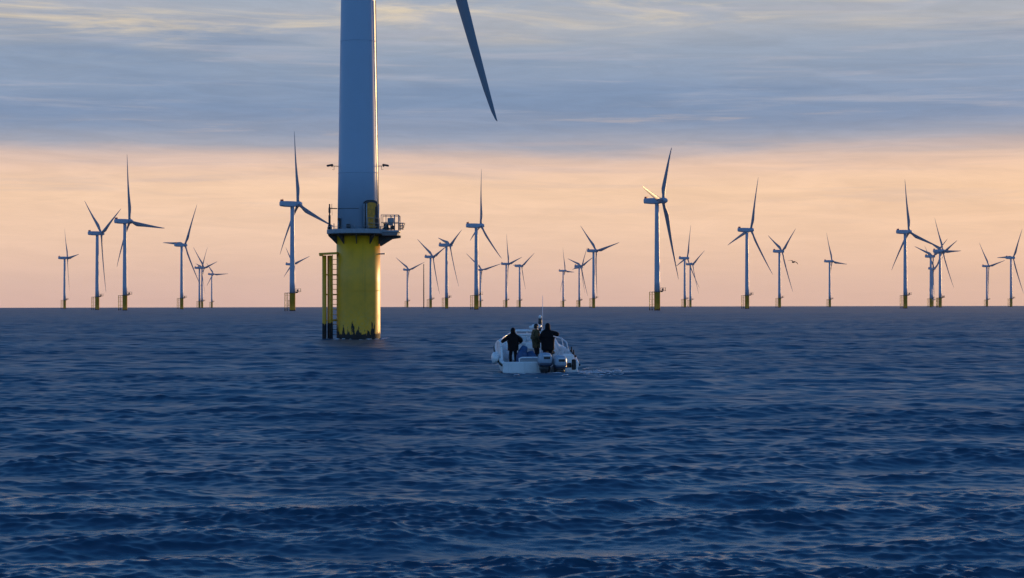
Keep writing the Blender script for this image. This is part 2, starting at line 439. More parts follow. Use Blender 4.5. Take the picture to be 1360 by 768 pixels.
FAR = [
    (-527.9, 2221.0, -1.7, [(86, 1.04), (176, 0.93), (332, 0.96)], 'white wind turbine farthest left on the horizon, standing apart with faded yellow base'),
    (-324.9, 1474.4, -11.1, [(62, 0.9), (174, 1.12), (307, 1.1)], 'white turbine second from the left edge, one blade hanging straight down to its platform'),
    (-260.6, 1267.2, -15.8, [(98, 1.1), (216, 0.89), (352, 1.11)], 'tallest white turbine at far left, one blade straight up and one out right'),
    (-309.1, 1761.5, -21.4, [(27, 1.0), (148, 1.04), (275, 1.02)], 'white turbine beside the hazy trio at left, one blade pointing level left'),
    (-467.3, 2814.2, -5.6, [(42, 1.0), (162, 1.0), (281, 0.98)], 'small hazy turbine at the left of the overlapping trio behind a larger turbine'),
    (-463.4, 2814.6, -22.0, [(76, .85), (203, 0.74), (314, 1.12)], 'small hazy turbine in the middle of the overlapping trio, blade slanting up left'),
    (-537.2, 3368.7, -26.4, [(90, 1.02), (228, 0.74), (312, 0.74)], 'faint small turbine at the right of the hazy trio, one blade level to the right'),
    (-123.1, 1055.5, -18.2, [(109, 1.06), (226, 0.94), (349, 1.02)], 'big white turbine just left of the huge near tower, red light on its nacelle'),
    (-303.2, 2578.3, -26.0, [(76, .98), (236, 0.74), (320, 0.74)], 'small hazy turbine mostly hidden behind the tower of the one left of the near tower'),
    (-166.2, 2989.8, -32.3, [(74, 0.99), (192, 0.81), (298, 1.05)], 'faint small turbine just right of the near yellow foundation, left of the bare pole'),
    (-95.3, 2203.7, -27.5, [(68, 0.76), (165, 1.08), (299, 1.11)], 'white turbine immediately right of the bare pole, one long blade slanting up left'),
    (-61.8, 1777.8, -16.7, [(66, 0.77), (153, 1.07), (282, 0.99)], 'white turbine with blades spread like a Y, right of the one beside the bare pole'),
    (-25.5, 1345.6, -17.6, [(356, 0.98), (122, 1.12), (252, 0.74)], 'big white turbine above and left of the motorboat, blade straight up and red nacelle light'),
    (-50.5, 3007.5, -43.5, [(78, 1.03), (187, 0.74), (306, 1.12)], 'faint turbine hidden behind the big tower left of the motorboat, blade reaching right'),
    (-7.9, 2584.1, -25.9, [(78, .95), (192, 0.74), (348, 1.02)], 'left turbine of the close hazy pair above the motorboat, thin blade straight up'),
    (11.1, 2727.9, -25.1, [(66, 1.04), (165, 0.83), (274, 0.83)], 'right turbine of the close hazy pair above the motorboat, blade slanting up right'),
    (84.3, 3098.2, -22.7, [(95, 0.91), (219, 1.1), (340, 0.99)], 'faint small turbine right of the motorboat, leftmost of the cluster of four'),
    (97.8, 2735.5, -32.0, [(69, 0.84), (161, 1.1), (286, 1.07)], 'hazy turbine in the cluster right of the motorboat, its low blade slanting down right'),
    (101.5, 2840.0, -21.9, [(36, 0.9), (165, .95), (268, 1.1)], 'faint turbine overlapped by its hazy neighbour, with blades level left and up right'),
    (85.5, 1972.9, -35.2, [(80, 1.0), (182, 1.11), (310, 1.04)], 'white turbine right of the motorboat, rightmost and largest of its cluster, blades wide apart'),
    (79.4, 1029.6, -26.7, [(18, 0.74), (155, 1.12), (280, 0.81)], 'largest far turbine, right of centre, with a golden blade pointing left above its nacelle', (-34, 16, -8)),
    (209.8, 2285.1, -30.1, [(10, 0.97), (141, 1.12), (256, 0.91)], 'hazy turbine with blade straight up, left of the pair behind the largest far turbine'),
    (248.7, 2624.3, -25.3, [(68, 1.12), (155, 1.1), (272, 0.74)], 'smaller hazy turbine at the right of the pair beyond the largest far turbine'),
    (178.7, 1431.3, -35.8, [(13, 0.97), (139, 1.1), (256, 1.0)], 'tall white turbine left of the flying bird and its neighbour, one long blade nearly upright'),
    (284.5, 2002.0, -40.8, [(46, 0.79), (158, 1.12), (301, 0.85)], 'white turbine right beside the flying bird, two blades raised in a V'),
    (415.9, 2463.9, -34.4, [(97, 1.0), (202, 0.74), (332, 1.04)], 'small lone turbine standing between the flying bird and the tall turbine at right'),
    (308.3, 1475.5, -43.1, [(108, 1.1), (225, 0.99), (349, 1.02)], 'tall white turbine with red nacelle light near the right edge, in front of a cluster'),
    (495.1, 2225.0, -46.6, [(54, .8), (181, 1.12), (288, 1.04)], 'hazy turbine of the right cluster with its upper nacelle left of the crossing blades'),
    (663.7, 2970.6, -46.7, [(50, 0.74), (206, 0.95), (322, 1.12)], 'faint lowest turbine of the right cluster, its nacelle below the others'),
    (454.6, 1998.9, -35.1, [(92, 1.05), (233, 0.74), (324, 1.08)], 'front turbine of the right cluster with a blade level to the right'),
    (467.6, 2055.0, -40.2, [(68, 0.75), (152, 1.06), (290, 1.0)], 'turbine almost hidden behind the front tower of the right cluster, blades making a star'),
    (703.5, 2788.3, -45.5, [(80, 1.0), (185, 1.11), (321, 1.11)], 'small hazy turbine second from the right edge, one blade stretched to the right'),
    (608.8, 2296.1, -53.2, [(24, 0.91), (159, 1.12), (272, .8)], 'turbine at the extreme right edge of the picture, blades up and down right'),
]
for a in FAR: far_turbine(*a)

# thin bare pole between two far turbines
D = 2150.; px = (562.8-680)/2500*D
po = MB().lathe([(.62, -3), (.62, 20), (.42, 50.5)], 12).build('mast_pole', M['pole'])
po.location = (px, D, -D*D/(2*RE))
tag(po, 'thin bare brown pole standing upright in the sea between two hazy turbines', 'pole')

# ------------------------------------------------------------------ the near turbine
NX, NY = -13.6, 166.7
near = empty('wind_turbine', (NX, NY, -.05))
tag(near, 'huge near white wind turbine tower on a yellow foundation, its blade hanging from the top', 'wind turbine')
def nb(): return MB()
tp = nb().lathe([(1.93, -5), (1.93, -1), (1.93, 2), (1.93, 5), (1.93, 9.2)], 96).lathe([(1.942, 4.31), (1.942, 4.37)], 96).build('transition_piece', M['yellow'], near)
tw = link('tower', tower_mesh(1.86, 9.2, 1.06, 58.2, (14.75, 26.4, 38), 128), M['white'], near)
# thin dark tube put in for the edge darkening up the sunlit side
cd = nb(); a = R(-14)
cd.tube([(1.90*math.cos(a), 1.90*math.sin(a), 9.76), (1.62*math.cos(a), 1.62*math.sin(a), 30)], .035, 6).build('edge_dark_line', M['dark'], near)

# platform
pl = nb()
pl.lathe([(1.97, 9.32), (2.78, 9.34), (2.82, 9.38), (2.82, 9.70), (2.78, 9.74), (1.88, 9.74)], 12, Matrix.Rotation(R(15), 4, 'Z'), smooth=False, cap=False)
pl.box((2.95, -.35, 9.56), (1.5, 2.6, .16)); pl.box((2.85, -.35, 9.32), (1.3, 2.2, .26), taper=1.15)
platform = pl.build('platform', M['deckgrey'], near)
br = nb()
for k in range(10):
    an = R(18+36*k)
    br.prism([(1.90, 9.30), (2.74, 9.30), (2.70, 9.16), (1.96, 8.45), (1.90, 8.45)], .07, Matrix.Rotation(an, 4, 'Z'))
br.lathe([(1.94, 9.16), (2.72, 9.30)], 24, cap=False, smooth=False)
br.prism([(1.92, 9.20), (3.75, 9.22), (3.72, 9.02), (3.0, 8.92), (2.0, 8.3), (1.92, 8.3)], .10, Matrix.Translation((0, -.5, 0)))
br.prism([(1.92, 9.20), (3.75, 9.22), (3.72, 9.02), (3.0, 8.92), (2.0, 8.3), (1.92, 8.3)], .10, Matrix.Translation((0, .5, 0)))
br.build('bracket', M['underside'], platform)
kb = nb()
for k in range(13):
    an = R(-170+26*k); kb.tube([(2.72*math.cos(an), 2.72*math.sin(an), 9.74), (2.72*math.cos(an), 2.72*math.sin(an), 9.98)], .025, 5)
kb.tube([(2.72*math.cos(R(q)), 2.72*math.sin(R(q)), 9.97) for q in range(-170, 151, 10)], .02, 5)
for x, z in ((-2.3, 9.9), (-2.05, 10.0), (-2.55, 9.88)): kb.tube([(x, -1.2, 9.74), (x, -1.2, z+.25)], .04, 6)
kb.build('low_rail', M['steel'], platform)
bx = nb(); bx.box((-.72, -1.98, 10.0), (.34, .22, .36), bevel=.03); bx.box((-1.55, -1.22, 10.25), (.16, .16, .9), bevel=.02); bx.box((-1.62, -1.3, 10.62), (.2, .16, .22), bevel=.02)
bx.build('equipment_box', M['dark'], platform)
# left davit post with its safety line round the tower
dv = nb(); dv.tube([(-2.5, -.55, 9.74), (-2.5, -.55, 11.0)], .10, 8); dv.tube([(-2.5, -.55, 11.0), (-2.5, -.55, 12.0)], .06, 8)
dv.tube([(-2.5, -.55, 11.62), (-1.84, -.45, 11.60)], .045, 8); dv.tube([(-2.3, -.55, 11.62), (-2.3, -.55, 12.02)], .02, 5); dv.tube([(-2.3, -.55, 11.62), (-2.26, -.55, 11.0)], .012, 5)
dv.box((-2.5, -.55, 11.45), (.18, .18, .5), bevel=.03)
dv.build('davit_post', M['dark'], near)
sl = nb(); sl.tube([(1.875*math.cos(R(q)), 1.875*math.sin(R(q)), 11.60-.03*math.sin(R(q+170))*2) for q in range(-168, -78, 6)], .016, 5)
sl.build('safety_line', M['dark'], near)
# door housing, turned to the right of the camera
DA = R(-52); DM = Matrix.Rotation(DA-R(-90), 4, 'Z')          # local -Y of the door points outward
def arch(hw, z0, z1, rise, n=10):
    return [(-hw, z0), (hw, z0)]+[(hw*math.cos(PI*k/n), z1+rise*math.sin(PI*k/n)) for k in range(n+1)]
hs = nb().prism(arch(.60, 9.75, 12.02, .28), .62, DM @ Matrix.Translation((0, -1.86, 0))).build('door_housing', M['dark'], near)
dr_ = nb().prism(arch(.47, 9.86, 11.92, .16), .05, DM @ Matrix.Translation((-.05, -2.19, 0))).build('door', M['sunlit_door'], near)
hd = nb().box((.27, -2.24, 10.85), (.05, .05, .22)); hd.v = [tuple(DM @ Vector(p)) for p in hd.v]; hd.build('handle', M['steel'], dr_)
dk = nb().prism([(.30, 10.0), (.44, 10.0), (.44, 11.7), (.30, 11.7)], .03, DM @ Matrix.Translation((0, -2.235, 0))).build('door_gap', M['dark'], dr_)
ps = nb()
for x in (-.74, -.60, .66, .80): ps.tube([DM @ Vector((x, -2.22 if abs(x) < .7 else -2.05, 9.74)), DM @ Vector((x, -2.22 if abs(x) < .7 else -2.05, 11.95))], .055, 8)
for z in (10.25, 10.7): ps.tube([DM @ Vector((-.60, -2.40, z)), DM @ Vector((.66, -2.40, z))], .022, 6)
for x in (-.60, .05, .66): ps.tube([DM @ Vector((x, -2.40, 9.74)), DM @ Vector((x, -2.40, 10.72))], .022, 6)
ps.build('door_post', M['deckgrey'], near)
# floodlights either side of the tower
for sx in (-1, 1):
    f = nb(); f.tube([(sx*1.74, -.35, 15.35), (sx*2.2, -.5, 15.36)], .03, 6); f.tube([(sx*2.1, -.48, 15.35), (sx*2.1, -.48, 15.02), (sx*2.26, -.5, 15.05)], .02, 5)
    rt = Matrix.Rotation(sx*R(10), 4, 'Y')
    f.box((sx*2.46, -.52, 15.42), (.58, .34, .16), rt, .04); f.box((sx*2.28, -.52, 15.36), (.12, .2, .16), None, .03)
    f.build('floodlight', M['dark'], near)
# service cage to the right
cg = nb()
cp = [(2.12, -1.5), (2.55, -1.5), (2.95, -1.5), (3.3, -1.5), (3.66, -1.5), (3.66, -.5), (3.66, .75), (2.9, .75), (2.12, .75)]
for x, y in cp: cg.tube([(x, y, 9.64), (x, y, 10.98)], .032, 6)
for z in (10.33, 10.98): cg.tube([(x, y, z) for x, y in cp], .034, 6)
for x in (3.66, 3.3): cg.tube([(x, -1.5, 9.64), (x, -1.5, 10.98)], .055, 6)
cg.tube([(2.2, -1.5, 9.7), (2.75, -1.5, 10.3)], .03, 6)
for z, rr in ((9.78, .30), (10.05, .40), (10.28, .44)):
    cg.tube([(3.74+rr*math.cos(q), -.9+1.2*rr*math.sin(q), z) for q in [PI*(-.5+k/10) for k in range(11)]], .028, 6)
for k in range(7):
    q = PI*(-.45+.15*k); cg.tube([(3.74+.28*math.cos(q), -.9+.33*math.sin(q), 9.72), (3.74+.44*math.cos(q), -.9+.52*math.sin(q), 10.28)], .024, 5)
cage = cg.build('service_cage', M['steel'], near)
cb = nb().box((2.95, -1.1, 10.52), (.56, .4, .42), bevel=.03); cb.box((2.95, -1.1, 10.2), (.4, .3, .24)); cb.build('cabinet', M['cabinet'], cage)
wn = nb(); wn.box((2.52, -.9, 10.05), (.42, .5, .5), bevel=.06); wn.lathe([(.17, -.3), (.17, .3)], 14, Matrix.Translation((3.1, -.8, 9.92)) @ Matrix.Rotation(R(90), 4, 'X')); wn.box((2.75, -.9, 9.78), (1.1, .6, .14)); wn.build('winch', M['dark'], cage)
# boat landing at the left: fender posts, ladder and cap
bl = nb()
bl.tube([(-2.95, -.7, -4), (-2.95, -.7, 7.45)], .19, 14); bl.tube([(-2.66, -.2, -4), (-2.66, -.2, 7.45)], .075, 8); bl.tube([(-2.40, -.7, -4), (-2.40, -.7, 7.45)], .14, 12)
for z in (5.75, 4.0, 1.72):
    bl.tube([(-2.95, -.7, z), (-2.40, -.7, z), (-1.75, -.55, z)], .06, 8)
landing = bl.build('boat_landing', M['yellowpost'], near)
lp = nb(); lp.box((-2.56, -.65, 7.62), (1.62, 1.1, .17), Matrix.Rotation(R(-3), 4, 'Y')); lp.box((-3.2, -.65, 7.50), (.3, 1.0, .2)); lp.build('landing_cap', M['yellowpost'], landing)
ld = nb(); ld.tube([(-2.2, -.95, -2), (-2.2, -.95, 7.5)], .035, 6); ld.tube([(-1.82, -.85, -2), (-1.82, -.85, 7.5)], .035, 6)
for k in range(18): ld.tube([(-2.36, -.95, 7.1-k*.44), (-1.8, -.85, 7.1-k*.44)], .03, 6)
ld.build('ladder', M['yellowpost'], landing)
sb = nb().tube([(1.8, -.5, 7.58), (2.42, -.6, 7.6)], .06, 8); sb.build('pipe_stub', M['steel'], near)
# rotor high above the frame; one blade hangs into it
YN = 49.1; NOV = 3.8
nn = link('nacelle', NAC, None, near); nn.location = (0, 0, 60); nn.rotation_euler.z = R(YN)
lt = link('aviation_light', LIGHT, None, nn)
rot_c = (NOV*math.cos(R(YN)), NOV*math.sin(R(YN)), 60)
hh = link('hub', HUB, None, near); hh.location = rot_c; hh.rotation_euler.z = R(YN)
for th in (164.8, 284.8, 44.8):
    b = link('blade', BLADE, None, near); b.location = rot_c
    b.rotation_mode = 'QUATERNION'
    b.rotation_quaternion = (Matrix.Rotation(R(YN), 4, 'Z') @ Matrix.Rotation(R(th), 4, 'X')).to_quaternion(); b.scale = (1, 1, 42.64/42)

# ------------------------------------------------------------------ the boat
BX, BY = 1.27, 83.3
BYAW = R(8.0)
boat = empty('motorboat', (BX, BY, 0.0), BYAW)
boat.rotation_euler = (R(1.6), 0, BYAW)
tag(boat, 'white open motorboat with twin outboard engines carrying three people away from the camera', 'boat')
# hull: sections along +Y (bow); half beam at gunwale, at chine, gunwale height, keel depth
SEC = [(0.0, 1.72, 1.62, .46, -.35), (.5, 1.76, 1.64, .52, -.38), (1.0, 1.78, 1.64, .64, -.40), (2.0, 1.75, 1.58, .84, -.44), (3.0, 1.66, 1.44, .98, -.47), (4.0, 1.54, 1.22, 1.08, -.47), (5.0, 1.34, .92, 1.18, -.43), (6.2, .90, .46, 1.30, -.28), (7.1, .42, .15, 1.38, .05), (7.6, .06, .03, 1.42, .7)]
hull = MB(); FL = .22
rings = []
for y, hg, hc, zg, zk in SEC:
    t_ = .14 if hg > .3 else .02
    zc = .02+.03*y if zk < .05 else zk+.1
    fl = min(FL, zg-.05) if hg > .5 else zg-.03
    half = [(0, zk), (hc*.55, zk+.22 if zk < .0 else zk+.04), (hc, zc), (hc+(hg-hc)*.45, zc+(zg-zc)*.45), (hg-.03, zg-.16), (hg, zg-.10), (hg, zg-.03), (hg-.04, zg), (hg-t_, zg), (hg-t_-.02, zg-.03), (max(.01, min(hc-.06, hg-t_-.1)), fl), (0, fl)]
    ring = [(x, y, z) for x, z in half]+[(-x, y, z) for x, z in half[-2:0:-1]]
    rings.append(ring)
hull.loft(rings, smooth=False)
hb = hull.build('hull', M['gel'], boat)
trm = MB()   # transom: a board in two levels with a swim recess at the starboard corner
trm.box((-.92, .05, .24), (1.55, .12, .50), bevel=.03); trm.box((.10, .07, .20), (.56, .12, .46), bevel=.03); trm.box((.72, .09, .10), (1.0, .14, .36), bevel=.03); trm.box((1.45, .05, .05), (.42, .14, .26), bevel=.03)
trm.build('transom', M['gel'], boat)
MB().box((1.48, .0, .36), (.18, .16, .46), bevel=.03).box((1.2, .06, .30), (.34, .10, .26), bevel=.02).build('recess_shade', M['rubber'], boat)  # black blocks standing in for the dark of the ladder recess
rub = MB()
for sx in (-1, 1): rub.tube([(sx*(s[1]+.01), s[0], s[3]-.12) for s in SEC], .05, 8)
rub.build('rub_rail', M['rubber'], boat)
fnd = MB().ball((-1.93, .95, .62), (.16, .36, .27), 14, 10).build('fender', M['gel'], boat)
pp = MB()     # tall side panel on the port quarter
pp.prism([(.75, .45), (2.6, .45), (2.6, 1.22), (2.2, 1.28), (1.2, 1.28), (.95, 1.1)], .09, Matrix.Translation((-1.64, 0, 0)) @ Matrix.Rotation(R(90), 4, 'Z'))
pp.tube([(-1.64, .95, 1.12), (-1.64, 1.2, 1.31), (-1.64, 2.2, 1.31), (-1.64, 2.62, 1.22)], .035, 8)
pp.build('side_panel', M['gel'], boat)
bn = MB().box((-.28, .62, .46), (1.15, .40, .26), bevel=.05); bn.build('stern_bench', M['gelgrey'], boat)
bar = MB().tube([(-.92, .30, .42), (-.92, .30, .62), (-.80, .30, .66), (.12, .30, .66), (.2, .3, .6), (.2, .3, .42)], .035, 8)
bar.build('stern_rail', M['alu'], boat)
# engines
def engine(x, top, s, tilt):
    e = MB(); rings = []
    for z, w, d, yo in ((.0, .21, .30, 0), (.06, .27, .36, 0), (.22, .30, .40, -.01), (.42, .29, .38, -.02), (.52, .25, .33, -.02), (.57, .17, .24, -.02), (.585, .05, .09, -.02)):
        ring = []
        for k in range(20):
            a = 2*PI*k/20; cx, cy = math.cos(a), math.sin(a)
            p = 2/3.2
            ring.append((x+s*w*math.copysign(abs(cx)**p, cx), -.50+yo+s*d*math.copysign(abs(cy)**p, cy), top-s*(.58-z)))
        rings.append(ring)
    e.loft(rings)
    leg = MB(); z0 = top-s*.58; lr = []
    for z, w, d in ((z0+.01, .24, .30), (z0-.12, .25, .30), (z0-.26, .20, .26), (z0-.5, .10, .22), (z0-.9, .07, .20)):
        lr.append([(x+s*w*math.cos(2*PI*k/16), -.50+s*d*math.sin(2*PI*k/16), z) for k in range(16)])
    leg.loft(lr); leg.box((x, -.1, z0-.05), (.28, .36, .26), bevel=.04)
    o = leg.build('outboard_motor', M['badge'], boat)
    c = e.build('cowling', M['cowl'], o)
    rb = []
    for z, q in ((.02, 1.0), (.16, 1.0)):
        rb.append([(x+s*(.262+.03*z/.16)*q*1.03*math.copysign(abs(math.cos(2*PI*k/20))**.625, math.cos(2*PI*k/20)), -.505+s*(.352+.035*z/.16)*1.03*math.copysign(abs(math.sin(2*PI*k/20))**.625, math.sin(2*PI*k/20)), top-s*(.58-z)) for k in range(20)])
    MB().loft(rb).build('cowling_band', M['band'], c)
    bd = MB().box((x+.03, -.50-s*.405, top-.21*s), (.28*s, .03, .10*s), Matrix.Rotation(R(-4), 4, 'X'), .012)
    bd.build('badge', M['badge'], c)
    st = MB().box((x+.03, -.50-s*.385, top-.115*s), (.34*s, .03, .035*s), Matrix.Rotation(R(-16), 4, 'X'), .008); st.build('trim_strip', M['alu'], c)
    return o
engine(.10, .92, 1.02, 0); engine(.76, .80, 1.0, 0)
sk = MB().prism([(-.16, -.2), (.16, -.2), (.03, .3), (-.03, .3)], .12, Matrix.Translation((.53, -.12, 0))).build('splash_plate', M['gelgrey'], boat)
# console, windscreen and rails forward
cs = MB(); cs.box((.0, 4.75, .68), (1.5, 1.2, .95), bevel=.14, taper=.88); cs.box((.3, 3.95, 1.0), (.8, .3, .3), bevel=.05)
console = cs.build('console', M['gel'], boat)
wf = MB()
wp = [(-1.05, 3.3, 1.02), (-.95, 3.6, 1.46), (-.78, 3.95, 1.76), (-.50, 4.15, 1.88), (.72, 4.15, 1.88), (1.0, 4.0, 1.76), (1.22, 3.7, 1.48), (1.42, 3.3, 1.02)]
wf.tube(wp, .06, 8)
wf.tube([(-.65, 4.2, 1.70), (.9, 4.2, 1.70)], .05, 8); wf.tube([(-1.1, 4.22, 1.30), (1.1, 4.22, 1.30)], .04, 8)
for x in (-.5, 0, .4, .8): wf.tube([(x, 4.28, 1.3), (x, 4.2, 1.9)], .025, 6)
wind = wf.build('windscreen', M['alu'], boat)
MB().box((.1, 4.25, 1.50), (1.3, .02, .36)).build('pane', M['glass'], wind)
hr = MB()
for sx in (1,):
    pts = [(1.64, 2.2, .88), (1.56, 2.4, 1.40), (1.46, 3.2, 1.56), (1.22, 4.6, 1.62), (.84, 6.0, 1.70), (.36, 7.1, 1.76)]
    hr.tube(pts, .028, 6)
    for x, y, z in pts[2:5]: hr.tube([(x, y, z), (x+.12, y, .66+.105*y)], .022, 6)
pts = [(-1.28, 4.7, 1.14), (-1.2, 4.8, 1.30), (-1.1, 5.2, 1.40), (-.84, 6.0, 1.50), (-.36, 7.1, 1.66), (0, 7.4, 1.74), (.36, 7.1, 1.76)]
hr.tube(pts, .028, 6)
for x, y, z in pts[2:5]: hr.tube([(x, y, z), (x-.12, y, .66+.105*y)], .022, 6)
hr.build('handrail', M['alu'], boat)
gr = MB()   # cleats, rod holders and a side box on the starboard gunwale
for y in (.95, 1.5, 2.0, 2.7): gr.box((1.74-.03*y, y, .52+.165*y), (.07, .22, .09), bevel=.02)
for y, z in ((1.2, 1.05), (1.75, 1.16)): gr.tube([(1.70, y, z-.45), (1.66, y-.05, z-.1)], .03, 6)
gr.build('deck_fitting', M['rubber'], boat)
sbx = MB().box((1.34, .85, .53), (.50, .62, .50), bevel=.05); sbx.build('side_locker', M['gel'], boat)
ht = MB().box((.70, 1.95, .80), (.44, .42, .16), bevel=.05); ht.box((.70, 2.14, 1.10), (.42, .10, .52), bevel=.04); ht.tube([(.7, 1.95, .24), (.7, 1.95, .75)], .06, 8); ht.build('helm_seat', M['tan'], boat)
rd = MB().lathe([(.16, 0), (.28, .02), (.30, .10), (.27, .18), (.12, .23)], 18, Matrix.Translation((.44, 4.15, 2.0)) @ Matrix.Scale(.8, 4)); rd.tube([(.44, 4.15, 1.85), (.44, 4.15, 2.02)], .06, 8)
rd.box((.20, 4.1, 2.03), (.22, .2, .14), bevel=.04); rd.build('radar_dome', M['gel'], boat)
ma = MB().tube([(.60, 4.1, 1.86), (.60, 4.1, 2.16), (.60, 4.1, 2.20), (.60, 4.1, 2.44)], [.05, .05, .085, .085], 10).build('mast', M['dark'], boat)
MB().ball((.60, 4.1, 2.51), (.07, .07, .09)).build('mast_light', M['gel'], ma)
MB().tube([(.74, 4.3, 1.86), (.75, 4.3, 3.5)], [.018, .008], 6).build('antenna', M['alu'], boat)

for q in (wind, bpy.data.objects['radar_dome'], ma, bpy.data.objects['antenna'], bpy.data.objects['handrail']): q.location.z = -.18
MB().box((.30, 1.45, .46), (.42, .44, .44), bevel=.04).box((.30, 1.45, .70), (.46, .48, .07), bevel=.02).build('storage_box', M['rubber'], boat)
# blue bundle lying behind the stern rail
bg = MB()
for c, r in (((-.70, 1.05, .62), (.26, .26, .44)), ((-.28, 1.12, .56), (.28, .28, .40)), ((-.60, 1.15, .94), (.18, .2, .26))): bg.ball(c, r, 16, 12)
for i, v in enumerate(bg.v):
    n = mnoise.noise(Vector(v)*5.0)*.06; bg.v[i] = (v[0]+n, v[1]+n*.6, v[2]+n*.8)
bago = bg.build('tarp_bundle', M['bluebag'])
bago.matrix_world = Matrix.Translation((BX, BY, 0)) @ Matrix.Rotation(BYAW, 4, 'Z')
tag(bago, 'lumpy blue tarpaulin bundle lying behind the stern rail of the boat', 'bundle')

# ------------------------------------------------------------------ people
def skin_mesh(joints, edges, root, sub=2, name='body'):
    me = bpy.data.meshes.new(name+'_cage')
    names = list(joints); ix = {n: i for i, n in enumerate(names)}
    me.from_pydata([joints[n][0] for n in names], [(ix[a], ix[b]) for a, b in edges], [])
    o = bpy.data.objects.new(name+'_cage', me); C.objects.link(o)
    o.modifiers.new('s', 'SKIN'); md = o.modifiers.new('u', 'SUBSURF'); md.levels = sub; md.render_levels = sub
    if not me.skin_vertices: me.skin_vertices.new()
    for n in names:
        r = joints[n][1]; r = (r, r) if not isinstance(r, tuple) else r
        me.skin_vertices[0].data[ix[n]].radius = r; me.skin_vertices[0].data[ix[n]].use_root = (n == root)
    dg = bpy.context.evaluated_depsgraph_get(); dg.update()
    out = bpy.data.meshes.new_from_object(o.evaluated_get(dg)); out.name = name
    bpy.data.objects.remove(o); bpy.data.meshes.remove(me)
    out.polygons.foreach_set('use_smooth', [True]*len(out.polygons))
    return out

def add_to(me, mb):
    vs = [v.co[:] for v in me.vertices]; fs = [tuple(p.vertices) for p in me.polygons]
    m2 = MB(); m2.add(vs, fs, True); m2.v += []; o = len(m2.v)
    m2.v += mb.v; m2.f += [tuple(i+o for i in f) for f in mb.f]; m2.sm += [True]*len(mb.f)
    return m2.mesh(me.name)

